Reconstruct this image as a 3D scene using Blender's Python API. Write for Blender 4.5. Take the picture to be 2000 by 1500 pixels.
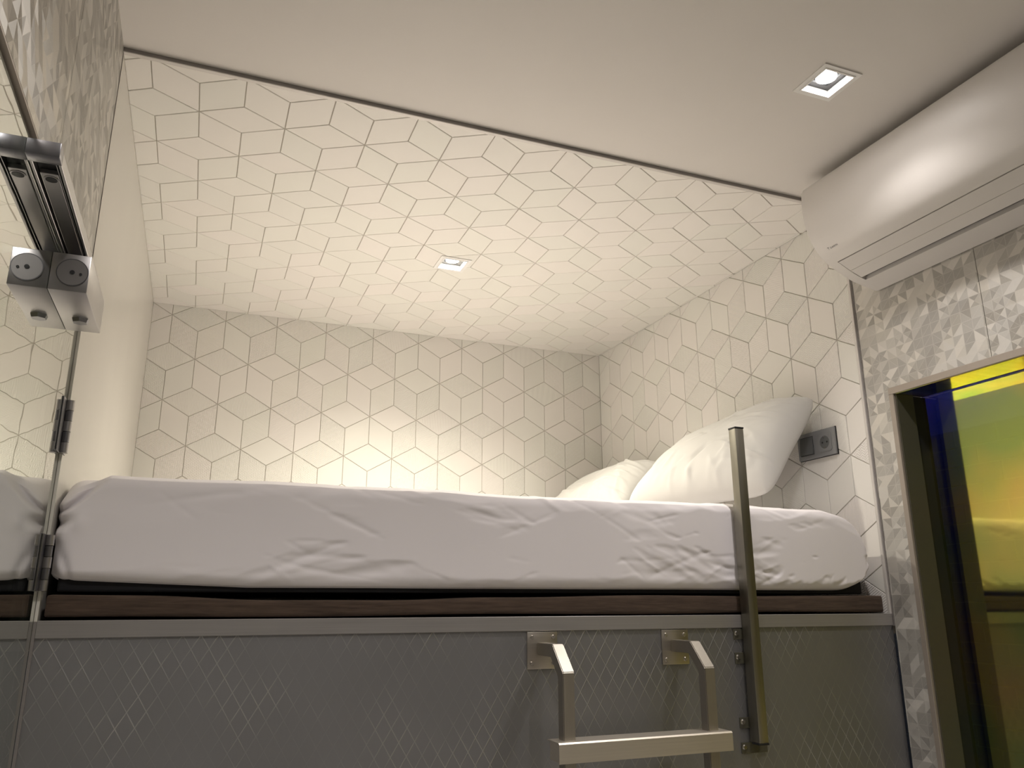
import bpy, bmesh, math, random
import numpy as np
from mathutils import Vector, Matrix
random.seed(7)
RNG = np.random.default_rng(11)
for o in list(bpy.data.objects):
    bpy.data.objects.remove(o)
SC = bpy.context.scene
COL = SC.collection

# ------------------------------------------------------------------ camera, world, exposure
W, H, D = 2.0, 1.1947, 1.6044          # bunk niche: width, ceiling height above the bed ledge, depth
yaw, pitch, roll, FPX = 0.3745, 0.2699, -0.002, 1545.1
cam = bpy.data.objects.new('camera', bpy.data.cameras.new('camera'))
COL.objects.link(cam)
fw = Vector((math.sin(yaw)*math.cos(pitch), math.cos(yaw)*math.cos(pitch), math.sin(pitch)))
rr = Vector((math.cos(yaw), -math.sin(yaw), 0)); uu = rr.cross(fw)
r2 = math.cos(roll)*rr+math.sin(roll)*uu; u2 = -math.sin(roll)*rr+math.cos(roll)*uu
m = Matrix((r2, u2, -fw)).transposed().to_4x4(); m.translation = Vector((0.2503, -1.681, 0.0306))
cam.matrix_world = m
cam.data.sensor_width = 36; cam.data.lens = FPX/2000*36; cam.data.clip_start = 0.01
SC.camera = cam
world = bpy.data.worlds.new('world'); SC.world = world; world.use_nodes = True
world.node_tree.nodes['Background'].inputs[0].default_value = (0.9, 0.95, 1, 1)
world.node_tree.nodes['Background'].inputs[1].default_value = 0.02
SC.view_settings.view_transform = 'Standard'; SC.view_settings.look = 'None'
SC.view_settings.gamma = 1; SC.view_settings.use_curve_mapping = False
SC.view_settings.exposure = 0.0
LAMP_NICHE, LAMP_ROOM, FILL_REAR, FILL_NEXT = 83, 32, 56, 1.3
NICHE_COL, ROOM_COL = (1.0, .93, .775), (1.0, .94, .905)

# ------------------------------------------------------------------ helpers
def link(o, parent=None):
    COL.objects.link(o)
    if parent is not None: o.parent = parent
    return o
def obj(name, bm, mat, parent=None, smooth=None, loc=None):
    me = bpy.data.meshes.new(name)
    bmesh.ops.recalc_face_normals(bm, faces=bm.faces)
    bm.to_mesh(me); bm.free()
    for mm in (mat if isinstance(mat, (list, tuple)) else [mat]): me.materials.append(mm)
    if smooth is not None:
        me.polygons.foreach_set('use_smooth', [True]*len(me.polygons)); me.set_sharp_from_angle(angle=math.radians(smooth))
    o = bpy.data.objects.new(name, me)
    if loc: o.location = loc
    return link(o, parent)
def empty(name, loc=(0, 0, 0), parent=None):
    o = bpy.data.objects.new(name, None); o.empty_display_size = .05; o.location = loc
    return link(o, parent)
def tag(o, label, cat, group=None, kind=None):
    o['label'] = label; o['category'] = cat
    if group: o['group'] = group
    if kind: o['kind'] = kind
    return o
def box(bm, a, b, bev=0, seg=2):
    r = bmesh.ops.create_cube(bm, size=1)
    vs = r['verts']
    for v in vs:
        v.co = Vector([(a[i]+b[i])/2+v.co[i]*(b[i]-a[i]) for i in range(3)])
    if bev:
        es = list({e for v in vs for e in v.link_edges})
        bmesh.ops.bevel(bm, geom=es, offset=bev, segments=seg, affect='EDGES', profile=.5)
    return bm
def bx(a, b, bev=0, seg=2):
    return box(bmesh.new(), a, b, bev, seg)
def cyl(bm, c, axis, r, h, seg=24, r2=None):
    """cylinder centred at c along axis"""
    z = Vector(axis).normalized(); q = z.to_track_quat('Z', 'Y').to_matrix().to_4x4(); q.translation = Vector(c)
    bmesh.ops.create_cone(bm, cap_ends=True, segments=seg, radius1=r, radius2=r if r2 is None else r2, depth=h, matrix=q)
    return bm
def quad(bm, pts):
    bm.faces.new([bm.verts.new(p) for p in pts]); return bm
def extrude_xz(prof, y0, y1):
    """closed (x,z) profile extruded along y"""
    bm = bmesh.new()
    A = [bm.verts.new((x, y0, z)) for x, z in prof]; B = [bm.verts.new((x, y1, z)) for x, z in prof]
    n = len(prof)
    for i in range(n): bm.faces.new((A[i], A[(i+1) % n], B[(i+1) % n], B[i]))
    bm.faces.new(A); bm.faces.new(B[::-1])
    return bm
def tube_path(pts, w, x0, x1):
    """square tube whose (y,z) centre path is pts, width w, between x0 and x1"""
    bm = bmesh.new(); P = [Vector((0, p[0], p[1])) for p in pts]; rings = []
    for i, p in enumerate(P):
        d0 = (P[i]-P[i-1]).normalized() if i else (P[1]-P[0]).normalized()
        d1 = (P[i+1]-P[i]).normalized() if i < len(P)-1 else d0
        t = (d0+d1).normalized(); n = Vector((0, -t.z, t.y)); k = w/2/max(.3, t.dot(d1))
        rings.append([bm.verts.new((x, (p+n*s).y, (p+n*s).z)) for x, s in ((x0, k), (x1, k), (x1, -k), (x0, -k))])
    for a, b in zip(rings, rings[1:]):
        for i in range(4): bm.faces.new((a[i], a[(i+1) % 4], b[(i+1) % 4], b[i]))
    bm.faces.new(rings[0]); bm.faces.new(rings[-1][::-1])
    bmesh.ops.recalc_face_normals(bm, faces=bm.faces)
    bmesh.ops.bevel(bm, geom=list(bm.edges), offset=.0016, segments=2, affect='EDGES')
    return bm
def from_np(name, V, F, mat, parent=None, smooth=True):
    me = bpy.data.meshes.new(name); me.from_pydata(V.tolist(), [], F); me.materials.append(mat); me.update()
    if smooth: me.polygons.foreach_set('use_smooth', [True]*len(me.polygons))
    return link(bpy.data.objects.new(name, me), parent)

# ------------------------------------------------------------------ materials
class NT:
    def __init__(s, name):
        s.m = bpy.data.materials.new(name); s.m.use_nodes = True; s.t = s.m.node_tree; s.t.nodes.clear()
        s.out = s.t.nodes.new('ShaderNodeOutputMaterial')
    def n(s, typ, **kw):
        x = s.t.nodes.new('ShaderNode'+typ)
        for k, v in kw.items(): setattr(x, k, v)
        return x
    def l(s, a, b): s.t.links.new(a, b)
    def val(s, inp, v):
        if hasattr(v, 'is_linked') or hasattr(v, 'links'): s.l(v, inp)
        else: inp.default_value = v
    def math(s, op, a, b=0., c=None):
        x = s.n('Math', operation=op); s.val(x.inputs[0], a); s.val(x.inputs[1], b)
        if c is not None: s.val(x.inputs[2], c)
        return x.outputs[0]
    def mix(s, f, a, b):
        x = s.n('Mix', data_type='RGBA'); s.val(x.inputs[0], f); s.val(x.inputs[6], a); s.val(x.inputs[7], b); return x.outputs[2]
    def noise(s, vec, scale, detail=3, rough=.5):
        x = s.n('TexNoise'); s.val(x.inputs['Scale'], scale); x.inputs['Detail'].default_value = detail; x.inputs['Roughness'].default_value = rough
        if vec is not None: s.l(vec, x.inputs['Vector'])
        return x.outputs['Fac']
    def map(s, vec, scale=(1, 1, 1), rot=(0, 0, 0), loc=(0, 0, 0)):
        x = s.n('Mapping'); s.l(vec, x.inputs['Vector']); x.inputs['Scale'].default_value = scale; x.inputs['Rotation'].default_value = rot; x.inputs['Location'].default_value = loc
        return x.outputs[0]
    def bsdf(s, col, rough=.5, metal=0., bump=None, bstr=.3, bdist=.002, spec=.5, **kw):
        b = s.n('BsdfPrincipled'); s.val(b.inputs['Base Color'], col if hasattr(col, 'links') else (*col, 1)); s.val(b.inputs['Roughness'], rough); s.val(b.inputs['Metallic'], metal)
        b.inputs['Specular IOR Level'].default_value = spec
        for k, v in kw.items(): b.inputs[k.replace('_', ' ')].default_value = v
        if bump is not None:
            u = s.n('Bump'); u.inputs['Strength'].default_value = bstr; u.inputs['Distance'].default_value = bdist; s.l(bump, u.inputs['Height']); s.l(u.outputs[0], b.inputs['Normal'])
        s.l(b.outputs[0], s.out.inputs[0]); return b
def plain(name, col, rough=.5, metal=0., nscale=40, nstr=.04, bump=0.15, spec=.5, bdist=.0005):
    t = NT(name); co = t.n('TexCoord').outputs['Object']; n = t.noise(co, nscale)
    c = t.mix(n, (*[max(0, x*(1-nstr)) for x in col], 1), (*[min(1, x*(1+nstr)) for x in col], 1))
    t.bsdf(c, rough, metal, n, bump, bdist, spec); return t.m
def emitter(name, col, s):
    t = NT(name); e = t.n('Emission'); e.inputs[0].default_value = (*col, 1); e.inputs[1].default_value = s; t.l(e.outputs[0], t.out.inputs[0]); return t.m
def brushed(name, col, rough=.32, axis='x', var=.12, metal=1.):
    t = NT(name); co = t.n('TexCoord').outputs['Object']
    sc = {'x': (3, 260, 260), 'z': (260, 260, 3), 'y': (260, 3, 260)}[axis]
    n = t.noise(t.map(co, sc), 1.5, 4); n2 = t.noise(co, 9, 3)
    rg = t.math('ADD', t.math('MULTIPLY', n, .14), t.math('ADD', t.math('MULTIPLY', n2, .12), rough-.13))
    c = t.mix(n, (*[x*(1-var) for x in col], 1), (*[min(1, x*(1+var)) for x in col], 1))
    t.bsdf(c, rg, metal, n, .12, .0003); return t.m

def tile_mat(name, kind):
    t = NT(name); uv = t.n('UVMap').outputs[0]; sep = t.n('SeparateXYZ'); t.l(uv, sep.inputs[0]); u, v = sep.outputs[0], sep.outputs[1]
    rnd = t.n('ObjectInfo').outputs['Random']; co = t.n('TexCoord').outputs['Object']
    n1 = t.noise(co, 9, 2); n2 = t.noise(t.map(co, (40, 130, 40)), 1.3, 4)
    ramp = t.n('ValToRGB'); t.l(rnd, ramp.inputs[0]); cr = ramp.color_ramp
    cr.elements[0].color = (.80, .785, .74, 1); cr.elements[1].color = (.83, .80, .755, 1)
    for p, c in ((.35, (.815, .805, .75, 1)), (.7, (.835, .80, .765, 1))): cr.elements.new(p).color = c
    c = t.mix(t.math('MULTIPLY', n1, .35), ramp.outputs[0], (.78, .76, .72, 1))
    if kind == 'plain': h = n2; bs = .12; bd = .0012
    elif kind == 'lines':
        h = t.math('SINE', t.math('MULTIPLY', u, 2*math.pi/.0058)); bs = .6; bd = .0005
    else:
        tri = t.math('PINGPONG', u, .0095)
        h = t.math('SINE', t.math('MULTIPLY', t.math('ADD', v, t.math('MULTIPLY', tri, .85)), 2*math.pi/.0075)); bs = .65; bd = .0007
    if kind != 'plain':
        h = t.math('MULTIPLY', h, .8)
    t.bsdf(c, .42, 0, h, bs, bd, .45); return t.m

def wallpaper_mat(pearl=False):
    """three-centimetre squares cut by diagonals into triangles of four greys, printed on slightly pearly tiles"""
    t = NT('pearly_triangle_print' if pearl else 'triangle_print'); co = t.n('TexCoord').outputs['Object']; s = t.n('SeparateXYZ'); t.l(co, s.inputs[0])
    u = t.math('DIVIDE', s.outputs[1], .0298); v = t.math('DIVIDE', s.outputs[2], .0288)
    u = t.math('ADD', u, 100.37); v = t.math('ADD', v, 100.3)
    cu, cv = t.math('FLOOR', u), t.math('FLOOR', v); fu, fv = t.math('FRACT', u), t.math('FRACT', v)
    def wn(a, b, c):
        k = t.n('CombineXYZ'); t.val(k.inputs[0], a); t.val(k.inputs[1], b); t.val(k.inputs[2], c)
        w = t.n('TexWhiteNoise', noise_dimensions='3D'); t.l(k.outputs[0], w.inputs[0]); return w.outputs['Value']
    flip = t.math('GREATER_THAN', wn(cu, cv, 3.3), .84)
    whole = t.math('GREATER_THAN', wn(cu, cv, 5.1), .95)
    cross = t.math('GREATER_THAN', wn(cu, cv, 8.1), .70)
    fu2 = t.math('ADD', t.math('MULTIPLY', flip, t.math('SUBTRACT', 1., t.math('MULTIPLY', fu, 2.))), fu)
    side = t.math('MULTIPLY', t.math('GREATER_THAN', t.math('ADD', fu2, fv), 1.), t.math('SUBTRACT', 1., whole))
    # neighbours share a tone across the cell edge, which makes parallelograms of two triangles
    ku = t.math('ADD', cu, t.math('MULTIPLY', side, t.math('GREATER_THAN', wn(cu, t.math('MULTIPLY', cv, 2.), 9.), .35)))
    other = t.math('MULTIPLY', t.math('GREATER_THAN', fu, fv), cross)
    kv = t.math('ADD', cv, t.math('MULTIPLY', side, t.math('MULTIPLY', t.math('LESS_THAN', wn(cu, t.math('MULTIPLY', cv, 2.), 9.), .30), 1.)))
    tone = wn(ku, kv, t.math('ADD', 1.7, other))
    ramp = t.n('ValToRGB'); ramp.color_ramp.interpolation = 'CONSTANT'; t.l(tone, ramp.inputs[0]); cr = ramp.color_ramp
    cr.elements[0].color = (.34, .325, .30, 1); cr.elements[1].position = .26; cr.elements[1].color = (.40, .385, .355, 1)
    for p, c in ((.46, (.47, .455, .42, 1)), (.66, (.56, .54, .50, 1)), (.86, (.63, .605, .56, 1))): cr.elements.new(p).color = c
    # thin pale outlines between the pieces
    d2 = t.math('ADD', t.math('ABSOLUTE', t.math('SUBTRACT', fu, fv)), t.math('SUBTRACT', 1., cross))
    d1 = t.math('ABSOLUTE', t.math('SUBTRACT', t.math('ADD', fu2, fv), 1.)); e = t.math('MINIMUM', t.math('MINIMUM', fu, t.math('SUBTRACT', 1., fu)), t.math('MINIMUM', fv, t.math('SUBTRACT', 1., fv)))
    line = t.math('MULTIPLY', t.math('LESS_THAN', t.math('MINIMUM', t.math('MINIMUM', d1, d2), e), .035), .35)
    g = t.noise(co, 420, 3, .7); g2 = t.noise(co, 60, 3)
    c = t.mix(line, ramp.outputs[0], (.58, .56, .52, 1))
    c = t.mix(t.math('MULTIPLY', g, .22), c, (.62, .6, .56, 1))
    rg = t.math('ADD', .26, t.math('ADD', t.math('MULTIPLY', wn(ku, kv, 6.6), .30), t.math('MULTIPLY', g2, .1)))
    h = t.math('ADD', g, t.math('MULTIPLY', tone, 1.5))
    flake = t.math('GREATER_THAN', wn(ku, kv, 2.9), .50)
    if pearl: rg = t.math('ADD', t.math('MULTIPLY', flake, -.18), t.math('ADD', .50, t.math('MULTIPLY', g, .12)))
    t.bsdf(c, rg, t.math('ADD', .15, t.math('MULTIPLY', flake, (.90 if pearl else .28))), h, .5, .0006, .8); return t.m

def diamond_sheet_mat():
    t = NT('diamond_embossed_metal'); co = t.n('TexCoord').outputs['Object']; s = t.n('SeparateXYZ'); t.l(co, s.inputs[0])
    a = t.math('DIVIDE', s.outputs[0], .0325); b = t.math('DIVIDE', s.outputs[2], .053)
    p = t.math('PINGPONG', t.math('ADD', a, t.math('ADD', b, 50.)), .5); q = t.math('PINGPONG', t.math('ADD', t.math('SUBTRACT', a, b), 50.), .5)
    def ridge(x): return t.math('SUBTRACT', 1., t.math('SMOOTH_MIN', 1., t.math('MULTIPLY', x, 20.), .3))
    r = t.math('MAXIMUM', t.math('MAXIMUM', ridge(p), ridge(q)), 0.)
    wear = t.noise(co, 5, 3); n = t.noise(t.map(co, (200, 200, 6)), 1, 3); sm = t.noise(co, 3.2, 2)
    k = t.math('MULTIPLY', r, t.math('MINIMUM', 1., t.math('MAXIMUM', .12, t.math('MULTIPLY', t.math('SUBTRACT', wear, .43), 5.))))
    c = t.mix(sm, (.26, .26, .265, 1), (.33, .33, .34, 1))
    c = t.mix(t.math('MULTIPLY', k, .38), c, (.8, .78, .74, 1))
    rg = t.math('ADD', .46, t.math('SUBTRACT', t.math('MULTIPLY', n, .1), t.math('MULTIPLY', k, .18)))
    t.bsdf(c, rg, .85, t.math('ADD', k, t.math('MULTIPLY', n, .05)), .55, .0012); return t.m

def fabric_mat(name, col, col2, rough=.9, weave=900, bstr=.25, sheen=.15, streak=None):
    t = NT(name); co = t.n('TexCoord').outputs['Object']
    n = t.noise(t.map(co, streak or (1, 1, 1)), weave if streak is None else 1., 3, .7); n2 = t.noise(co, 7, 3)
    c = t.mix(n if streak else n2, (*col, 1), (*col2, 1))
    b = t.bsdf(c, rough, 0, n, bstr, .0006, .25); b.inputs['Sheen Weight'].default_value = sheen; return t.m

def mirror_glass():
    t = NT('mirrored_door_glass'); co = t.n('TexCoord').outputs['Object']
    n = t.noise(t.map(co, (1, 3, 5)), 3.0, 1)
    u = t.n('Bump'); u.inputs['Strength'].default_value = .035; u.inputs['Distance'].default_value = .004; t.l(n, u.inputs['Height'])
    g = t.n('BsdfGlossy'); g.inputs['Color'].default_value = (.80, .815, .79, 1); g.inputs['Roughness'].default_value = .012; t.l(u.outputs[0], g.inputs['Normal'])
    tr = t.n('BsdfTransparent'); tr.inputs[0].default_value = (.16, .17, .165, 1)
    a = t.n('AddShader'); t.l(g.outputs[0], a.inputs[0]); t.l(tr.outputs[0], a.inputs[1]); t.l(a.outputs[0], t.out.inputs[0]); return t.m
def dichroic():
    t = NT('dichroic_window_film'); co = t.n('TexCoord').outputs['Object']; n = t.noise(co, 3.4, 2)
    r = t.n('ValToRGB'); t.l(n, r.inputs[0]); cr = r.color_ramp
    cr.elements[0].position = .36; cr.elements[0].color = (.44, .55, .11, 1); cr.elements[1].position = .64; cr.elements[1].color = (.76, .55, .12, 1)
    cr.elements.new(.5).color = (.66, .59, .11, 1)
    g = t.n('BsdfGlossy'); t.l(r.outputs[0], g.inputs['Color']); g.inputs['Roughness'].default_value = .07
    tr = t.n('BsdfTransparent'); tr.inputs[0].default_value = (.11, .125, .46, 1)
    a = t.n('AddShader'); t.l(g.outputs[0], a.inputs[0]); t.l(tr.outputs[0], a.inputs[1]); t.l(a.outputs[0], t.out.inputs[0]); return t.m

M = dict(
    ceil=plain('ceiling_paint', (.75, .715, .68), .6, nscale=6, nstr=.02, bump=.03),
    grout=plain('tile_grout', (.47, .43, .37), .8),
    lacquer=plain('pale_lacquered_panel', (.66, .64, .585), .22, nscale=4, nstr=.03, bump=.02),
    alu=brushed('brushed_aluminium', (.40, .385, .375), .38, 'x', metal=.6),
    alu_dark=plain('grey_trim_metal', (.33, .31, .30), .45, .6),
    trimwhite=plain('pale_edge_trim', (.66, .63, .60), .4, .2),
    steel=brushed('brushed_steel', (.42, .39, .34), .46, 'z'),
    steelx=brushed('brushed_steel_tread', (.55, .51, .45), .38, 'x'),
    screw=plain('screw_steel', (.62, .6, .57), .22, 1.0),
    chrome=plain('satin_chrome', (.50, .49, .49), .34, 1.0, nstr=.03, bump=.03),
    chromed=plain('dark_chrome', (.30, .30, .32), .3, 1.0, nstr=.05),
    black=plain('black_plastic', (.012, .012, .014), .5),
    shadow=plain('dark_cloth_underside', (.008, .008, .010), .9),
    steeldark=brushed('grey_post_steel', (.30, .285, .24), .40, 'z'), tread=brushed('satin_tread_steel', (.70, .65, .57), .50, 'x'),
    white=plain('white_lamp_trim', (.86, .85, .83), .35, nstr=.01, bump=.02),
    ac=plain('white_appliance_plastic', (.74, .71, .68), .45, nscale=200, nstr=.01, bump=.02),
    acgap=plain('appliance_gap', (.06, .05, .045), .7),
    socket=plain('grey_socket_plastic', (.27, .275, .28), .4, .25),
    socketd=plain('socket_well_plastic', (.13, .135, .135), .45, .1),
    sheet=fabric_mat('white_sheet_cotton', (.81, .775, .795), (.85, .815, .83), bstr=.12, sheen=.1),
    pillow=fabric_mat('pillow_cotton', (.64, .63, .605), (.67, .66, .635), bstr=.08),
    brown=fabric_mat('brown_upholstery', (.014, .010, .007), (.135, .092, .068), .9, streak=(11, 170, 170), bstr=.7, sheen=.05),
    frame=plain('beige_window_frame', (.36, .315, .27), .45, .3),
    jamb=plain('dark_window_reveal', (.12, .115, .085), .3, .4),
    nextwall=plain('shower_tile', (.40, .43, .47), .3), nextgrout=plain('shower_grout', (.75, .78, .8), .8),
    reardim=plain('dark_rear_paint', (.16, .15, .135), .7), dim=plain('pale_room_paint', (.72, .70, .66), .7), floor=plain('pale_floor', (.66, .63, .60), .5, nscale=8, nstr=.05),
    wp=wallpaper_mat(), wpg=wallpaper_mat(True), emboss=diamond_sheet_mat(), mirror=mirror_glass(), film=dichroic(),
    lens=emitter('lamp_lens', (1., .97, .92), 14), ink=plain('grey_print', (.16, .15, .15), .6),
)
TM = {k: tile_mat('cube_tile_'+k, k) for k in ('plain', 'lines', 'zig')}
for k in TM: TM[k].name = {'plain': 'smooth_tile', 'lines': 'lined_tile', 'zig': 'zigzag_tile'}[k]

# ------------------------------------------------------------------ rhombus tiles
A = .2036                                   # long diagonal
def clip(poly, rect):
    for ax, lim, sg in ((0, rect[0], 1), (0, rect[1], -1), (1, rect[2], 1), (1, rect[3], -1)):
        out = []
        for i in range(len(poly)):
            p, q = poly[i-1], poly[i]; a, b = (p[ax]-lim)*sg, (q[ax]-lim)*sg
            if a >= 0 and b >= 0: out.append(q)
            elif a >= 0 > b: t = a/(a-b); out.append((p[0]+(q[0]-p[0])*t, p[1]+(q[1]-p[1])*t))
            elif b >= 0 > a: t = a/(a-b); out.append((p[0]+(q[0]-p[0])*t, p[1]+(q[1]-p[1])*t)); out.append(q)
        poly = out
        if not poly: return []
    res = []
    for p in poly:
        if not res or math.dist(p, res[-1]) > 1e-4: res.append(p)
    if len(res) > 1 and math.dist(res[0], res[-1]) < 1e-4: res.pop()
    return res if len(res) > 2 else []
def area(p): return abs(sum(p[i-1][0]*p[i][1]-p[i][0]*p[i-1][1] for i in range(len(p))))/2
def inset(poly, d):
    n = len(poly); s = sum(poly[i-1][0]*poly[i][1]-poly[i][0]*poly[i-1][1] for i in range(n))
    P = poly if s > 0 else poly[::-1]; L = []
    for i in range(n):
        a, b = P[i], P[(i+1) % n]; dx, dy = b[0]-a[0], b[1]-a[1]; l = math.hypot(dx, dy); nx, ny = -dy/l, dx/l
        L.append((a[0]+nx*d, a[1]+ny*d, dx/l, dy/l))
    out = []
    for i in range(n):
        a, b = L[i-1], L[i]; det = a[2]*b[3]-a[3]*b[2]
        if abs(det) < 1e-6: out.append((b[0], b[1])); continue
        t = ((b[0]-a[0])*b[3]-(b[1]-a[1])*b[2])/det; out.append((a[0]+a[2]*t, a[1]+a[3]*t))
    return out
def tile_mesh(polys, ang, bev=True):
    """polys: list of 2-D polygons around the tile's own centre; n is height over the grout"""
    bm = bmesh.new(); uvl = bm.loops.layers.uv.new('UVMap'); ca, sa = math.cos(-ang), math.sin(-ang)
    for poly in polys:
        n = len(poly)
        if bev:
            i2 = inset(poly, .0010)
            rings = [[bm.verts.new((x, y, -.001)) for x, y in poly], [bm.verts.new((x, y, .0019)) for x, y in poly], [bm.verts.new((x, y, .0030)) for x, y in i2]]
        else:
            rings = [[bm.verts.new((x, y, z)) for x, y in poly] for z in (-.001, .0029)]
        for a, b in zip(rings, rings[1:]):
            for i in range(n): bm.faces.new((a[i], a[(i+1) % n], b[(i+1) % n], b[i]))
        bm.faces.new(rings[-1])
    for f in bm.faces:
        for lp in f.loops: x, y = lp.vert.co.x, lp.vert.co.y; lp[uvl].uv = (x*ca-y*sa, x*sa+y*ca)
    me = bpy.data.meshes.new('tile'); bm.to_mesh(me); bm.free(); return me
def tiling(wall, basis, rect, origin, holes=(), patt=(.45, .25), eye=None, rot=0):
    """basis: 4x4 taking (u,v,n) to the world; one object for each rhombus that the rectangle keeps"""
    cache = {}; pieces = []; s = A/math.sqrt(3); rh = A*math.sqrt(3)/2
    nr = int((rect[3]-rect[2])/rh)+4; nc = int((rect[1]-rect[0])/A)+4
    for j in range(-nr, nr):
        for i in range(-nc, nc):
            sx = origin[0]+i*A+(j % 2)*A/2; sy = origin[1]+j*rh
            for ang in (0, 60, 120):
                a = math.radians(ang); cx, cy = sx+A/2*math.cos(a), sy+A/2*math.sin(a)
                if not (rect[0]-A < cx < rect[1]+A and rect[2]-A < cy < rect[3]+A): continue
                ux, uy = math.cos(a), math.sin(a)
                full = [(cx+ux*A/2, cy+uy*A/2), (cx-uy*s/2, cy+ux*s/2), (cx-ux*A/2, cy-uy*A/2), (cx+uy*s/2, cy-ux*s/2)]
                g = inset(full, .0010); c = clip(g, rect)
                if not c or area(c) < 4e-5: continue
                whole = abs(area(c)-area(g)) < 1e-8; polys = [c]
                for h in holes:
                    if clip(c, h):
                        whole = False
                        big = 9
                        polys = [p for p in (clip(c, (-big, h[0], -big, big)), clip(c, (h[1], big, -big, big)), clip(c, (h[0], h[1], -big, h[2])), clip(c, (h[0], h[1], h[3], big))) if p and area(p) > 2e-6]
                if not polys: continue
                pieces.append((sum(area(p) for p in polys), cx, cy, a, ang, whole, polys, bool(len(polys) > 1 or polys[0] is not c)))
    inv = basis
    pieces.sort(key=lambda p: -(p[0]/((inv @ Vector((p[1], p[2], 0)))-cam.location).length_squared))
    rest = []
    for k, (ar, cx, cy, a, ang, whole, polys, cut) in enumerate(pieces):
        r = random.random(); r2 = random.random()
        if patt is None: kd = 'plain'
        elif ang == 0: kd = 'lines' if r < .36 else 'zig' if r < .70 else 'plain'
        else: kd = 'plain' if r < .50 else 'zig' if r < .80 else 'lines'
        key = (ang, kd)
        if whole and key in cache: me = cache[key]
        else:
            me = tile_mesh([[(x-cx, y-cy) for x, y in p] for p in polys], a, not cut and ar > 3e-4)
            me.materials.append(TM[kd])
            if whole: cache[key] = me
        if k >= 300: rest.append((me, cx, cy)); continue
        o = bpy.data.objects.new('tile', me); o.matrix_world = basis @ Matrix.Translation((cx, cy, random.uniform(-.0002, .0002)))
        link(o, wall)
    if rest:
        bm = bmesh.new()
        for me, cx, cy in rest:
            tmp = bmesh.new(); tmp.from_mesh(me); tmp.transform(basis @ Matrix.Translation((cx, cy, 0)))
            mm = bpy.data.meshes.new('x'); tmp.to_mesh(mm); tmp.free(); bm.from_mesh(mm); bpy.data.meshes.remove(mm)
        o = obj('tile_offcuts', bm, TM['plain'], wall); o['kind'] = 'stuff'
    return len(pieces)

def basis(u, v, n, o):
    m = Matrix((Vector(u), Vector(v), Vector(n))).transposed().to_4x4(); m.translation = Vector(o); return m

# ------------------------------------------------------------------ the niche
T = .003
wb = tag(obj('wall_back', bx((0, D, -.05), (W+.05, D+.08, H+.05)), M['grout']), 'rear wall of the bunk niche in cream cube-pattern rhombus tiles', 'wall', kind='structure')
tiling(wb, basis((1, 0, 0), (0, 0, 1), (0, -1, 0), (0, D-.0001, 0)), (0, W-.003, .14, H-.002), (.0735, 1.150))
wr = tag(obj('wall_right', bx((W, .004, -.05), (W+.08, D, H+.05)), M['grout']), 'niche end wall of cream rhombus tiles behind the pillows', 'wall', kind='structure')
tiling(wr, basis((0, 1, 0), (0, 0, 1), (-1, 0, 0), (W-.0001, 0, 0)), (.006, D-.003, .0, H-.002), (.0745+A*0, 1.148+0))
LN = (1.003, .810); hn = .04
def slab_hole(a, b, hole):
    bm = bmesh.new(); x0, x1, y0, y1 = hole
    box(bm, a, (x0, b[1], b[2])); box(bm, (x1, a[1], a[2]), b)
    box(bm, (x0, a[1], a[2]), (x1, y0, b[2])); box(bm, (x0, y1, a[2]), (x1, b[1], b[2])); return bm
hole = (LN[0]-.044, LN[0]+.044, LN[1]-.044, LN[1]+.044)
cn = tag(obj('ceiling', slab_hole((-.05, .0, H), (W+.08, D+.08, H+.06), hole), M['grout']), 'ceiling of the bunk niche covered in cream rhombus tiles', 'ceiling', kind='structure')
tiling(cn, basis((1, 0, 0), (0, 1, 0), (0, 0, -1), (0, 0, H+.0001)), (0, W-.003, .006, D-.003), (.156, .1712), holes=(hole,), patt=None)
tag(obj('wall_left', bx((-.05, 0, -.05), (0, D, H+.05), .0), M['lacquer']), 'smooth pale lacquered end wall of the niche beside the glass door', 'wall', kind='structure')
# trims along the niche opening
t1 = obj('trim_1', bx((0, -.005, H-.003), (W, .0, H+.010)), M['alu_dark']); tag(t1, 'grey metal trim where the tiled niche ceiling meets the plain ceiling', 'trim', kind='structure')
bm = bx((0, -.0065, H-.0050), (W, .0055, H-.0025), .0008, 1); obj('lip', bm, M['trimwhite'], t1)['label'] = 'thin white lip'
t2 = obj('trim_2', bx((W-.006, -.003, .0), (W+.006, .006, H), .001), M['trimwhite']); tag(t2, 'pale vertical edge trim between niche tiles and patterned wall', 'trim', kind='structure')
obj('shadow_gap', bx((W-.001, -.0075, -.03), (W+.006, -.003, H)), M['alu_dark'], t2)
tag(obj('trim_3', bx((-.002, -.002, H*.51), (.0012, .0012, H)), M['alu_dark']), 'dark joint line at the left front corner of the niche', 'trim', kind='structure')

# ------------------------------------------------------------------ room shell
LR = (1.520, -.467)
hole2 = (LR[0]-.044, LR[0]+.044, LR[1]-.044, LR[1]+.044)
YB = -2.5
tag(obj('ceiling', slab_hole((-.9, YB, H+.007), (W+.9, 0, H+.07), hole2), M['ceil']), 'plain painted ceiling of the room in front of the bunk', 'ceiling', kind='structure')
tag(obj('floor', bx((-.9, YB, -1.25), (W+.9, .2, -1.2)), M['floor']), 'grey floor of the small room below the bunk', 'floor', kind='structure')
tag(obj('wall_rear', bx((-.9, YB-.05, -1.2), (W+.9, YB, H+.07)), M['reardim']), 'plain wall behind the photographer', 'wall', kind='structure')
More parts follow.
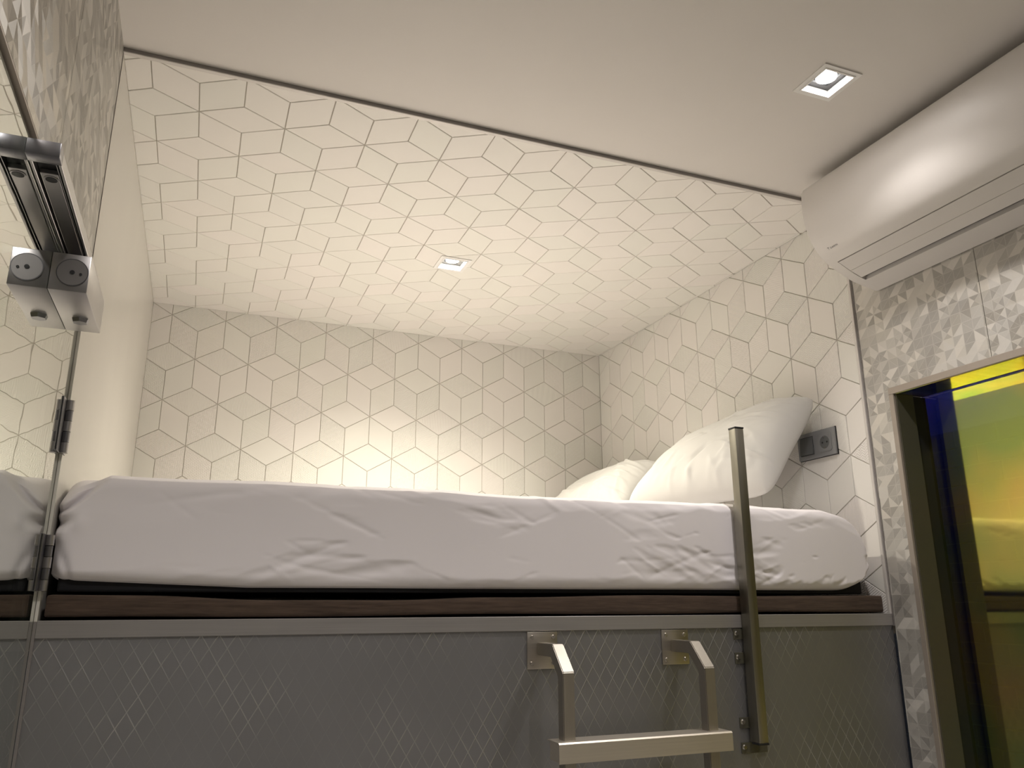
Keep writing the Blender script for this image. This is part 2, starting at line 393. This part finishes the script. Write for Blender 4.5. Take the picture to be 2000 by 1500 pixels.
# left side: printed tile above the door head, glass door under it
DZ = .637
wl = empty('wall_left'); tag(wl, 'triangle-print wall above the glass door with bright lamp sheen', 'wall', kind='structure')
for y0, y1 in ((-.44, -.0025), (-1.24, -.4415), (YB, -1.2415)):
    obj('wall_panel', bx((-.06, y0, DZ if y0 > -1.3 else -1.2), (0, y1, H+.02)), M['wp'] if y1 > -.1 else M['wpg'], wl)
obj('door_head', bx((-.06, -1.24, DZ-.004), (-.0002, -.0025, DZ-.0004)), M['frame'], wl)
DW = -1.22
d1 = empty('door_1', (0, -.01, 0)); tag(d1, 'frameless reflective glass door hinged at the left end of the bunk', 'door', kind='structure')
d1.location = (0, 0, 0)
obj('glass_pane', bx((-.0135, DW, -1.19), (-.0055, -.0055, DZ-.010), .0012, 1), M['mirror'], d1)
for z0, z1 in ((.302, .404), (.052, .152)):
    hg = obj('hinge', bx((-.0055, -.052, z0), (-.0030, -.014, z1), .001, 1), M['chromed'], d1)
    n = 5; L = (z1-z0)/n
    for k in range(n):
        b = bmesh.new(); cyl(b, (.0025, -.013, z0+L*(k+.5)), (0, 0, 1), .0078 if k % 2 == 0 else .0070, L*.94, 20)
        obj('knuckle', b, M['chrome'] if k % 2 == 0 else M['chromed'], hg, 40)
    obj('wall_leaf', bx((.0002, -.006, z0), (.0022, .014, z1), .0006, 1), M['chromed'], hg)
jb = tag(obj('trim_5', bx((-.0050, -.0045, .0), (.0002, .0, DZ-.004)), M['lacquer']), 'narrow pale jamb strip between niche wall and glass door', 'trim', kind='structure')
tag(obj('trim_6', bx((-.0050, -.0045, -1.2), (.0, .003, -.0005)), M['alu_dark']), 'narrow dark joint strip between metal panel and glass door', 'trim', kind='structure')
# shower cubicle behind the door
tag(obj('wall_shower', bx((-.9, YB, -1.2), (-.85, .2, H+.012)), M['dim']), 'dim wall of the cubicle behind the glass door', 'wall', kind='structure')
tag(obj('wall_cubicle', bx((-.85, 0, -1.2), (-.05, .05, H+.012)), M['dim']), 'end wall of the cubicle behind the glass door', 'wall', kind='structure')

# right side: printed tile wall with the window recess
FY, FZ = -.111, .583
wrr = empty('wall_right'); tag(wrr, 'triangle-print tiled wall around the coloured window under the air conditioner', 'wall', kind='structure')
wx = W+.0004
for a, b in (((wx, -.403, FZ), (wx+.10, -.008, H+.012)), ((wx, -1.003, FZ), (wx+.10, -.4045, H+.012)), ((wx, YB, FZ), (wx+.10, -1.0045, H+.012)),
             ((wx, FY+.015, -.35), (wx+.10, -.008, FZ)), ((wx, FY+.015, -1.2), (wx+.10, -.008, -.35)), ((wx, YB, -1.2), (wx+.10, -1.25, FZ-.001))):
    obj('wall_panel', bx(a, b), M['wp'], wrr)
w1 = empty('window_1'); tag(w1, 'interior window with yellow and violet colour-shifting glass in beige frame', 'window', kind='structure')
WZ = -.75
def frame_bm():
    bm = bmesh.new(); x0, x1 = W-.007, W+.02
    box(bm, (x0, -1.25, FZ-.001), (x1, FY+.020, FZ+.018), .001, 1)
    box(bm, (x0, FY+.004, WZ), (x1, FY+.020, FZ-.001), .001, 1)
    return bm
obj('window_frame', frame_bm(), M['frame'], w1)
GX = W+.108
obj('reveal', bx((W+.0, FY-.0005, -1.2), (GX-.047, FY+.012, FZ-.001)), M['jamb'], w1)
obj('reveal', bx((W+.0, -1.25, FZ-.002), (GX-.012, FY, FZ+.004)), M['film'], w1)['label'] = 'reflective head of the recess'
obj('side_channel', bx((GX-.047, FY+.010, -1.2), (GX+.01, FY+.014, FZ)), M['black'], w1)
obj('head_channel', bx((GX-.012, -1.25, FZ+.004), (GX+.01, FY+.014, FZ+.010)), M['black'], w1)
obj('window_pane', bx((GX, -1.25, -1.2), (GX+.006, FY+.012, FZ+.004)), M['film'], w1)
# next room seen faintly through the film: small oblong wall tiles
nw = tag(obj('wall_next', bx((2.52, -.8, -1.2), (2.56, 1.3, H)), M['nextgrout']), 'bluish oblong-tiled wall beyond the coloured window', 'wall', kind='structure')
tb = bx((-.003, -.0735, -.0285), (0, .0735, .0285), .001, 1); tme = bpy.data.meshes.new('tile'); tb.to_mesh(tme); tb.free(); tme.materials.append(M['nextwall'])
for j in range(22):
    for i in range(9):
        o = bpy.data.objects.new('tile', tme); o.location = (2.52, -.45+i*.15+(j % 2)*.075, -.72+j*.06); link(o, nw)
tag(obj('wall_next', bx((2.115, 1.25, -1.2), (2.56, 1.3, H)), M['dim']), 'far end of the room beyond the coloured window', 'wall', kind='structure')

# ------------------------------------------------------------------ bunk front
wf = empty('wall_front'); tag(wf, 'diamond-embossed grey metal panel forming the bunk front', 'wall', kind='structure')
obj('metal_panel', bx((.0, .0, -1.2), (W, .01, -.004)), M['emboss'], wf)
t4 = tag(obj('trim_4', bx((.0, -.0045, -.029), (W-.002, .0, .0015), .0008, 1), M['alu']), 'brushed metal edge strip under the brown bed base', 'trim', kind='structure')
tag(obj('bed_platform', bx((.0, .01, -.03), (W, D, -.001)), M['black']), 'dark platform under the brown upholstered base', 'platform', kind='structure')

# ------------------------------------------------------------------ bed
def rounded_box_grid(a, b, r, nx, ny, nz):
    a, b = np.array(a), np.array(b); h = (b-a)/2; c = (a+b)/2; V = []; F = []
    def face(ax, s, n1, n2):
        i1, i2 = [k for k in range(3) if k != ax]
        g1 = np.linspace(-h[i1], h[i1], n1+1); g2 = np.linspace(-h[i2], h[i2], n2+1); P = np.zeros((n1+1, n2+1, 3))
        P[..., i1] = g1[:, None]; P[..., i2] = g2[None, :]; P[..., ax] = s*h[ax]; o = len(V); V.extend(P.reshape(-1, 3))
        fl = (s > 0) ^ (ax == 1)
        for i in range(n1):
            for j in range(n2):
                q = [o+i*(n2+1)+j, o+(i+1)*(n2+1)+j, o+(i+1)*(n2+1)+j+1, o+i*(n2+1)+j+1]; F.append(q if fl else q[::-1])
    face(1, -1, nx, nz); face(1, 1, nx, nz); face(2, 1, nx, ny); face(2, -1, nx, ny); face(0, -1, ny, nz); face(0, 1, ny, nz)
    P = np.array(V); q = np.clip(P, -(h-r), h-r); d = P-q; l = np.linalg.norm(d, axis=1, keepdims=True); N = d/np.maximum(l, 1e-9)
    return q+N*r+c, F, N
def creases(U, Vv, n, urange, vrange, ang, length, width, amp, rng):
    z = np.zeros_like(U)
    for _ in range(n):
        cu, cv = rng.uniform(*urange), rng.uniform(*vrange); a = rng.uniform(*ang); L = rng.uniform(*length); w = rng.uniform(*width); m_ = rng.uniform(*amp)*rng.choice([1, 1, -1])
        du, dv = U-cu, Vv-cv; s = du*math.cos(a)+dv*math.sin(a); d = -du*math.sin(a)+dv*math.cos(a)+rng.uniform(-.8, .8)*s*s
        z += m_*np.exp(-(d/w)**2)*np.exp(-(s/L)**4)
    return z
mt = empty('mattress', (1, .8, .05)); tag(mt, 'thick mattress in a creased white fitted sheet on the bunk', 'mattress'); mt.location = (0, 0, 0)
V, F, N = rounded_box_grid((.004, .006, .0565), (1.955, 1.585, .273), .030, 460, 60, 70)
X, Y, Z = V[:, 0].copy(), V[:, 1].copy(), V[:, 2].copy()
front = np.clip(1-(Y-.0)/.12, 0, 1)
side = np.maximum(front, np.clip((X-1.85)/.1, 0, 1))
d = creases(X, Z, 150, (.30, 1.95), (.05, .28), (-.55, .45), (.04, .20), (.004, .012), (.0008, .0022), RNG)
d += creases(X, Z, 70, (.35, 1.9), (.07, .26), (-.7, .6), (.03, .12), (.003, .007), (.0006, .0016), RNG)
d += creases(X, Z, 22, (1.60, 1.93), (.07, .12), (.3, 1.2), (.02, .06), (.005, .010), (.0015, .0040), RNG)
d += .003*np.sin(X*7+1)*np.sin(Z*14+.5)+.0015*np.sin(X*17+2*np.sin(Z*9))
d *= np.clip((Z-.062)/.03, .0, 1)
d += .006*np.cos(np.clip((Z-.165)/.12, -1, 1)*math.pi/2)
V += N*(d*side)[:, None]
V[:, 1] = np.where(front > 0, np.maximum(V[:, 1], .0015+.0*V[:, 1]), V[:, 1])
# right end is rounder; lower edge of the sheet lifts where it is tucked in
k = np.clip((X-1.80)/.155, 0, 1); V[:, 0] -= .050*k*np.abs((Z-.155)/.11)**2.4; V[:, 2] -= .022*k**2*np.clip((Z-.12)/.15, 0, 1)**1.0; V[:, 2] += .026*k**3*np.clip((.12-Z)/.06, 0, 1)
V[:, 2] += .014*np.clip((.35-X)/.35, 0, 1)*np.clip((.12-Z)/.06, 0, 1)
# left front corner is pinched against the glass
k = np.clip(1-X/.085, 0, 1)*front
V[:, 2] -= .060*k*np.clip((Z-.14)/.12, 0, 1)
ln = (X-.0)*.50-(Z-.228)*.866+.0; along = np.exp(-(np.maximum(X-.05, 0)/.02)**2)
V[:, 1] += front*along*.022*np.exp(-(ln/.009)**2)
V[:, 1] += front*(.050*np.exp(-(X/.020)**2)*np.exp(-((Z-.198)/.016)**2)+.030*np.exp(-(X/.016)**2)*np.clip((.165-Z)/.03, 0, 1))
V[:, 1] += front*(.006*np.exp(-((X-.028+.25*(Z-.1))/.006)**2)*np.clip((.15-Z)/.04, 0, 1)-.004*np.exp(-((X-.045)/.012)**2)*np.exp(-((Z-.185)/.02)**2))
V[:, 0] = np.maximum(V[:, 0], .003)
from_np('fitted_sheet', V, F, M['sheet'], mt)
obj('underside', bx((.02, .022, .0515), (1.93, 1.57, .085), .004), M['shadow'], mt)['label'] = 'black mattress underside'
# upholstered base
V, F, N = rounded_box_grid((.006, .004, .0022), (1.984, 1.59, .0495), .008, 260, 20, 8)
x = V[:, 0]; up = np.clip((V[:, 2]-.02)/.02, 0, 1)
wv = -.011*np.exp(-((x-.52)/.26)**4)-.0035*np.exp(-((x-.95)/.2)**2)-.001*(1+np.sin(x*9))
V[:, 2] += wv*up; lo = np.clip((.012-V[:, 2])/.01, 0, 1); V[:, 2] += lo*(.0022+.0020*np.sin(x*8+1))
V[:, 1] += .002*np.sin(x*13)*np.clip(1-V[:, 1]/.1, 0, 1)
tag(from_np('bed_base', V, F, M['brown']), 'dark brown fabric-covered base cushion under the white mattress', 'bed base')

def pillow(name, corners, thick, seed, label):
    """corners: far-low, near-low, near-high, far-high; soft closed cushion stretched over the four points"""
    rng = np.random.default_rng(seed); n = 110; u = np.linspace(-1, 1, n+1); U, Vv = np.meshgrid(u, u, indexing='ij')
    c = [np.array(p) for p in corners]
    e1 = c[1]-c[0]; e2 = c[3]-c[0]; nrm = np.cross(e1, e2); nrm /= np.linalg.norm(nrm)
    if nrm[2] < 0: nrm = -nrm
    s = (U+1)/2; t = (Vv+1)/2
    # edges bow inward between the corners as on a stuffed pillow
    bow = .035
    s2 = .5+(s-.5)*(1-bow*2*(1-Vv**2)*0-.05*(Vv**2<0)); 
    s2 = .5+(s-.5)*(1-.07*(1-Vv**2)**1+0*.0); t2 = .5+(t-.5)*(1-.09*(1-U**2))
    s2 += 0; corner = (np.abs(U)*np.abs(Vv))**4; s2 = .5+(s2-.5)*(1-.09*corner); t2 = .5+(t2-.5)*(1-.09*corner)
    P = (c[0][None, None]*((1-s2)*(1-t2))[..., None]+c[1]*(s2*(1-t2))[..., None]+c[2]*(s2*t2)[..., None]+c[3]*((1-s2)*t2)[..., None])
    prof = ((1-np.abs(U)**3.6)*(1-np.abs(Vv)**3.0)); prof = np.clip(prof, 0, 1)**.50
    w = creases(U, Vv, 26, (-.9, .9), (-1., -.3), (1.1, 2.0), (.08, .3), (.02, .05), (.002, .006), rng)
    w += creases(U, Vv, 22, (.4, 1.), (-.9, .9), (-.5, .6), (.08, .35), (.02, .05), (.002, .007), rng)
    w += creases(U, Vv, 14, (-1., .9), (-.4, .9), (-1.2, 1.2), (.1, .5), (.03, .07), (.002, .005), rng)
    w += .006*np.sin(U*4+seed)*np.cos(Vv*3)
    pr = prof[..., None]
    top = P+nrm*(pr*thick*.62)+nrm*((w*np.clip(prof*1.4, 0, 1))[..., None]); bot = P-nrm*(pr*thick*.38)-nrm*((w[::-1]*.5*prof)[..., None])
    m1 = (n+1)**2; VV = np.concatenate([top.reshape(-1, 3), bot.reshape(-1, 3)]); F = []
    for i in range(n):
        for j in range(n):
            a = i*(n+1)+j; q = [a, a+n+1, a+n+2, a+1]; F.append(q); F.append([x+m1 for x in q[::-1]])
    # piped edge seam
    o = from_np(name, VV, F, M['pillow']); 
    bm = bmesh.new(); bm.from_mesh(o.data); bmesh.ops.remove_doubles(bm, verts=bm.verts, dist=.0005); bmesh.ops.recalc_face_normals(bm, faces=bm.faces); bm.to_mesh(o.data); bm.free()
    o.data.polygons.foreach_set('use_smooth', [True]*len(o.data.polygons))
    tag(o, label, 'pillow', 'white bed pillows')
    return o
pillow('pillow', [(1.635, .80, .335), (1.800, .19, .335), (1.965, .125, .640), (1.925, .77, .575)], .17, 3, 'white pillow propped up against the end wall, nearer the wall socket')
pillow('pillow', [(1.62, 1.52, .33), (1.70, .90, .33), (1.91, .88, .545), (1.90, 1.50, .51)], .18, 5, 'white pillow farther back in the corner, partly hidden by the other pillow')

# ------------------------------------------------------------------ ladder
def screw(parent, c, axis, r=.0052, rec=True):
    b = bmesh.new(); ax = Vector(axis); cyl(b, c, axis, r, .003, 20, r*.72); s = obj('screw', b, M['screw'], parent, 40)
    if rec: b = bmesh.new(); cyl(b, Vector(c)+ax*.0013, axis, r*.36, .0011, 6); obj('hex_recess', b, M['black'], s) if parent.parent is None else None
    return s
lad = empty('ladder', (1.15, -.1, -1.2)); tag(lad, 'brushed steel bunk ladder with square side rails bolted to the metal panel', 'ladder'); off = Matrix.Translation((-1.15, .1, 1.2))
def sub(o): o.matrix_parent_inverse = off; return o
zf = -1.19
for x in (.980, 1.320):
    sub(obj('side_rail', tube_path([(-.003, -.0665), (-.080, -.0665), (-.1230, -.1110), (-.1230, zf)], .026, x-.013, x+.013), M['steel'], lad, 30))
    p = sub(obj('mounting_plate', bx((x-.036, -.0045, -.1085), (x+.036, -.0002, -.031), .0012, 2), M['steelx'], lad, 40))
    for dx in (-.0255, .0255):
        for z in (-.0425, -.097): screw(p, (x+dx, -.0055, z), (0, -1, 0))
for z in (-.234, -.50, -.77, -1.04):
    bm = bmesh.new(); x0, x1 = .947, 1.353
    prof = [(-.100, z), (-.153, z), (-.1560, z-.003), (-.1560, z-.038), (-.1535, z-.038), (-.1535, z-.004), (-.152, z-.0025), (-.100, z-.0025)]
    A_ = [bm.verts.new((x0, y, zz)) for y, zz in prof]; B_ = [bm.verts.new((x1, y, zz)) for y, zz in prof]
    for i in range(8): bm.faces.new((A_[i], A_[(i+1) % 8], B_[(i+1) % 8], B_[i]))
    bm.faces.new(A_); bm.faces.new(B_[::-1])
    box(bm, (x0+.001, -.1538, z-.036), (x0+.0035, -.110, z-.001)); box(bm, (x1-.0035, -.1538, z-.036), (x1-.001, -.136, z-.001))
    sub(obj('rung', bm, M['tread'], lad, 30))

# ------------------------------------------------------------------ guard post
gp = empty('guard_post', (1.52, -.01, -.29)); tag(gp, 'upright square steel guard post clamped to the bunk front beside the ladder', 'post'); off = Matrix.Translation((-1.52, .01, .29))
sub(obj('post_tube', bx((1.510, -.0400, -.285), (1.536, -.0125, .462), .0015, 2), M['steeldark'], gp, 40))
sub(obj('end_cap', bx((1.5092, -.0408, .462), (1.5368, -.0117, .4665), .001), M['black'], gp))
sub(obj('end_cap', bx((1.5092, -.0408, -.2895), (1.5368, -.0117, -.285), .001), M['black'], gp))
sub(obj('back_plate', bx((1.5115, -.0125, -.286), (1.5345, -.0052, .272), .0008), M['steeldark'], gp))
sub(obj('rubber_seal', bx((1.513, -.0125, -.03), (1.533, -.0048, .02), .0008), M['black'], gp))
for k, (z0, z1) in enumerate(((-.056, -.032), (-.112, -.086), (-.256, -.232), (-.311, -.287))):
    x1 = 1.517 if k < 3 else 1.560
    b = sub(obj('bracket', bx((1.487, -.0032, z0), (x1, -.0002, z1), .0006), M['jamb'], gp))
    screw(b, (1.4955, -.0045, (z0+z1)/2+.002), (0, -1, 0), .0064)

# ------------------------------------------------------------------ air conditioner
ac = empty('air_conditioner', (2.0, -.6, .89)); tag(ac, 'white split air conditioner mounted high on the triangle-print wall', 'air conditioner'); off = Matrix.Translation((-2.0, .6, -.89))
def spline(pts, n=6):
    out = []
    for i in range(len(pts)-1):
        p0 = pts[max(i-1, 0)]; p1 = pts[i]; p2 = pts[i+1]; p3 = pts[min(i+2, len(pts)-1)]
        for k in range(n):
            t = k/n; out.append(tuple(.5*((2*p1[j])+(-p0[j]+p2[j])*t+(2*p0[j]-5*p1[j]+4*p2[j]-p3[j])*t*t+(-p0[j]+3*p1[j]-3*p2[j]+p3[j])*t**3) for j in (0, 1)))
    return out+[pts[-1]]
facep = spline([(1.775, 1.1645), (1.762, 1.157), (1.7575, 1.117), (1.7585, 1.08), (1.765, 1.038), (1.779, 1.000), (1.803, .966), (1.834, .941)])
low = spline([(1.834, .941), (1.876, .921), (1.915, .906), (1.976, .893), (1.997, .889)], 4)
full = [(1.997, 1.1645)]+facep+low[1:]
Y0, Y1, YE0, YE1 = -.125, -1.02, -.095, -1.05
def capped(prof, y0, y1, bev):
    """extrusion whose outer end at y0 is rounded over"""
    bm = bmesh.new(); cx = 1.93; cz = 1.03; rings = []
    sg = 1 if y1 < y0 else -1
    for k in range(4):
        a = k/3*math.pi/2; ins = bev*(1-math.sin(a)); yy = y0-sg*bev*(1-math.cos(a))
        P = inset(prof, ins) if ins > 1e-5 else list(prof)
        if ins > 1e-5 and sum(prof[i-1][0]*prof[i][1]-prof[i][0]*prof[i-1][1] for i in range(len(prof))) < 0: P = P[::-1]
        rings.append([bm.verts.new((min(x, 1.997), yy, z)) for x, z in P])
    rings.append([bm.verts.new((x, y1, z)) for x, z in prof]); n = len(prof)
    return bm, rings, n
for ya, yb in ((YE0, Y0), (YE1, Y1)):
    b = extrude_xz(full, ya, yb)
    es = [e for e in b.edges if abs(e.verts[0].co.y-ya) < 1e-6 and abs(e.verts[1].co.y-ya) < 1e-6]
    bmesh.ops.bevel(b, geom=es, offset=.006, segments=3, affect='EDGES', profile=.5)
    sub(obj('end_panel', b, M['ac'], ac, 40))
rec = [(1.834+.0006, .941-.0), (1.842, .955), (1.93, .925), (1.926, .902)]
body = [(1.997, 1.1645)]+facep[:-1]+[(1.8335, .9415), (1.842, .958), (1.90, .944), (1.932, .922), (1.930, .9025)]+[p for p in low if p[0] > 1.935]
sub(obj('body', extrude_xz(body, Y0, Y1), M['ac'], ac, 35))
sub(obj('outlet', extrude_xz([(1.843, .950), (1.90, .938), (1.9315, .917), (1.9300, .914), (1.9, .931), (1.843, .944)], Y0-.0005, Y1+.0005), M['acgap'], ac))
def flapprof(p0, p1, th=.006):
    d = Vector((p1[0]-p0[0], p1[1]-p0[1])).normalized(); nn = Vector((-d.y, d.x))
    if nn.y < 0: nn = -nn
    return [p0, p1, (p1[0]+nn.x*th, p1[1]+nn.y*th), (p0[0]+nn.x*th, p0[1]+nn.y*th)]
sub(obj('louver', extrude_xz(flapprof((1.8362, .9400), (1.8755, .9213)), Y0-.0016, Y1+.0016), M['ac'], ac))
sub(obj('louver', extrude_xz(flapprof((1.8765, .9208), (1.9135, .9068), .004), Y0-.0016, Y1+.0016), M['ac'], ac))
sub(obj('contact_shade', bx((1.9965, YE1+.004, .893), (1.9998, YE0-.004, 1.16)), M['acgap'], ac))  # dark strip standing in for the contact shade between unit and wall
# maker's lettering printed on the lower left of the front
cu = bpy.data.curves.new('lettering', 'FONT'); cu.body = 'DAIKIN'; cu.size = .0078; cu.extrude = .0001; cu.align_x = 'LEFT'; cu.space_character = 1.05; cu.materials.append(M['ink'])
tmpo = bpy.data.objects.new('lettering', cu); COL.objects.link(tmpo); bpy.context.view_layer.update()
lme = bpy.data.meshes.new_from_object(tmpo.evaluated_get(bpy.context.evaluated_depsgraph_get())); bpy.data.objects.remove(tmpo); bpy.data.curves.remove(cu)
lt = bpy.data.objects.new('lettering', lme); lme.materials.clear(); lme.materials.append(M['ink']); link(lt, ac); lt.matrix_parent_inverse = off
pa = Vector((1.8000, 0, .9695)); pb = Vector((1.7905, 0, .9825)); up = (pb-pa).normalized(); xx = Vector((0, -1, 0)); nn = xx.cross(up)
mm = Matrix((xx, up, nn)).transposed().to_4x4(); mm.translation = Vector((1.8005, -.1400, .9690))+nn*.0006; lt.matrix_basis = mm
bm = bmesh.new(); o0 = Vector((1.8005, -.1320, .9690))+nn*.0006
quad(bm, [o0+xx*-.002+up*.0070, o0+xx*.0055+up*.0070, o0+xx*.0025+up*.0035]); quad(bm, [o0+xx*.0018+up*.0045, o0+xx*.0035+up*.0030, o0+xx*.0018+up*-.001])
sub(obj('emblem', bm, M['ink'], ac))

# ------------------------------------------------------------------ wall socket
ws = empty('wall_socket', (2.0, .196, .455)); tag(ws, 'grey double frame with light switch and power socket beside the pillow', 'socket'); off = Matrix.Translation((-2.0, -.196, -.455))
X0 = W-.003
sub(obj('frame', bx((X0-.010, .118, .455), (X0+.0005, .276, .537), .0018, 2), M['socket'], ws, 40))
sub(obj('shadow_line', bx((X0-.0035, .1165, .4535), (X0+.0005, .2775, .5385)), M['black'], ws))
def ring_plate():
    b = bmesh.new(); y0, y1, z0, z1 = .1305, .1865, .468, .524; cy, cz, r = (y0+y1)/2, (z0+z1)/2, .0195; n = 32
    out = []
    for k in range(n):
        a = 2*math.pi*(k+.5)/n; c, s = math.cos(a), math.sin(a); m_ = max(abs(c), abs(s)); out.append((cy+c/m_*(y1-y0)/2, cz+s/m_*(z1-z0)/2, cy+c*r, cz+s*r))
    rings = [[b.verts.new((X0-.0103, p[0], p[1])) for p in out], [b.verts.new((X0-.0117, p[0], p[1])) for p in out], [b.verts.new((X0-.0117, p[2], p[3])) for p in out], [b.verts.new((X0-.0103, p[2], p[3])) for p in out]]
    for p, q in zip(rings, rings[1:]):
        for k in range(n): b.faces.new((p[k], p[(k+1) % n], q[(k+1) % n], q[k]))
    return b
si = sub(obj('socket_insert', ring_plate(), M['socket'], ws))
b = bmesh.new(); cyl(b, (X0-.0103, .1585, .496), (1, 0, 0), .0195, .001, 32); w_ = obj('well', b, M['socketd'], si)
b = bmesh.new(); [cyl(b, (X0-.0109, .1585+dy, .496), (1, 0, 0), .0030, .0006, 12) for dy in (-.0095, .0095)]; obj('pin_hole', b, M['black'], si)
[obj('earth_clip', bx((X0-.0118, .1565, a), (X0-.0104, .1605, a+.006)), M['screw'], si) for a in (.5095, .4765)]
sub(obj('insert_gap', bx((X0-.0104, .2070, .4675), (X0-.0098, .2645, .5245)), M['black'], ws))
sub(obj('switch_rocker', extrude_xz([(X0-.0104, .469), (X0-.0155, .469), (X0-.0118, .523), (X0-.0104, .523)], .2085, .263), M['socketd'], ws))

# ------------------------------------------------------------------ downlights
def downlight(c, z, half, label, power, col, ang):
    t = empty('recessed_downlight', (c[0], c[1], z)); tag(t, label, 'downlight'); inn = half*.74
    def ring(z0, z1, a, b_):
        bm = bmesh.new(); box(bm, (-a, -a, z0), (-b_, a, z1)); box(bm, (b_, -a, z0), (a, a, z1)); box(bm, (-b_, -a, z0), (b_, -b_, z1)); box(bm, (-b_, b_, z0), (b_, a, z1)); return bm
    obj('trim_frame', ring(-.0030, -.0002, half, inn+.002), M['white'], t)
    obj('reflector', ring(-.0045, .014, inn+.004, inn), M['white'], t)
    obj('gimbal_plate', ring(.014, .022, inn+.004, .0245), M['black'], t)
    b = bmesh.new(); cyl(b, (0, 0, .0170), (0, 0, 1), .0235, .010, 40); obj('lens', b, M['lens'], t)
    obj('housing', bx((-inn-.004, -inn-.004, .032), (inn+.004, inn+.004, .055)), M['black'], t)
    L = bpy.data.lights.new('lamp_or_fill_light', 'SPOT'); L.energy = power; L.color = col; L.spot_size = math.radians(ang); L.spot_blend = 1.0; L.shadow_soft_size = .022
    lo = bpy.data.objects.new('lamp_or_fill_light', L); lo.location = (0, 0, -.006); link(lo, t)
    # wide spill of the frosted lens, down to grazing angles
    L2 = bpy.data.lights.new('lamp_spill', 'AREA'); L2.shape = 'DISK'; L2.size = .046; L2.energy = power*.018; L2.color = col
    l2 = bpy.data.objects.new('lamp_spill', L2); l2.location = (0, 0, .0112); link(l2, t)
    return t
downlight(LN, H-.003, .055, 'square recessed spotlight set in the tiled niche ceiling', LAMP_NICHE, NICHE_COL, 138)
downlight(LR, H+.007, .054, 'square recessed spotlight in the plain ceiling near the air conditioner', LAMP_ROOM, ROOM_COL, 125)
# unseen fill lights added to brighten the room, and one for the next room
for i, (x, y, p) in enumerate(((.42, -1.02, FILL_REAR*.80), (1.2, -1.80, FILL_REAR*1.0), (2.35, .1, FILL_NEXT))):
    L = bpy.data.lights.new('lamp_or_fill_light', 'SPOT' if i < 2 else 'POINT'); L.energy = p; L.shadow_soft_size = .03; L.color = ROOM_COL if i < 2 else (.8, .85, 1)
    if i < 2: L.spot_size = math.radians(128); L.spot_blend = .8
    lo = bpy.data.objects.new('fill_light', L); lo.location = (x, y, H if i < 2 else .9); link(lo)

# ------------------------------------------------------------------ door closer and guide rail
dc = empty('door_closer', (.02, -.3, .5)); tag(dc, 'satin metal guide rail and clamp block under the left door head', 'door closer'); off = Matrix.Translation((-.02, .3, -.5))
x0, x1 = -.0045, .034
bm = bmesh.new(); ya, yb = -.60, -.11
box(bm, (x0, ya, .597), (x0+.004, yb, .616), .0006, 1); box(bm, (x1-.004, ya, .597), (x1, yb, .616), .0006, 1); box(bm, (x0+.004, ya, .612), (x1-.004, yb, .616))
box(bm, (x1-.0075, ya, .5985), (x1-.0065, yb, .612))
sub(obj('guide_rail', bm, M['chrome'], dc))
sub(obj('end_cap', bx((x0-.001, ya-.006, .5955), (x1+.001, ya+.018, .617), .0012), M['chromed'], dc, 40))
sub(obj('channel', bx((x0+.0045, ya+.019, .608), (x1-.008, yb, .6115)), M['black'], dc))
sl = sub(obj('slider', bx((x0+.007, -.545, .600), (x1-.009, yb-.01, .6075), .001), M['chrome'], dc))
b = bmesh.new(); cyl(b, ((x0+x1)/2, -.530, .5995), (0, 0, 1), .0075, .002, 24); obj('screw_hole', b, M['black'], sl)
b = bmesh.new(); cyl(b, ((x0+x1)/2, -.530, .6000), (0, 0, 1), .0098, .002, 24); obj('collar', b, M['chrome'], sl, 40)
BY0, BY1, BZ0, BZ1 = -.340, -.130, .507, .570
bl = sub(obj('clamp_block', bx((-.0053, BY0, BZ0), (.050, BY1, BZ1), .0014, 2), M['chrome'], dc, 40))
cxx = .026; czz = (BZ0+BZ1)/2
b = bmesh.new(); cyl(b, (cxx, BY0-.0004, czz), (0, 1, 0), .0215, .002, 40); cc = obj('cover_cap', b, M['chrome'], bl, 40)
b = bmesh.new()
R0, R1 = .0215, .0230; n = 48
vs = [[b.verts.new((cxx+r_*math.cos(2*math.pi*k/n), BY0-.0012, czz+r_*math.sin(2*math.pi*k/n))) for k in range(n)] for r_ in (R0, R1)]
for k in range(n): b.faces.new((vs[0][k], vs[0][(k+1) % n], vs[1][(k+1) % n], vs[1][k]))
obj('cap_groove', b, M['chromed'], bl)
b = bmesh.new(); cyl(b, (cxx, BY0-.0018, czz), (0, 1, 0), .0035, .0012, 12); cyl(b, (cxx+.012, BY0-.0018, czz-.002), (0, 1, 0), .0022, .0012, 12); obj('cap_dimples', b, M['black'], bl)
b = bmesh.new(); cyl(b, (.026, -.200, BZ0-.003), (0, 0, 1), .0120, .007, 6, .0145); obj('hex_bolt', b, M['chromed'], bl)
sub(obj('rail_bracket', bx((.002, -.25, BZ1-.001), (.028, -.135, .6005), .001), M['chromed'], dc))
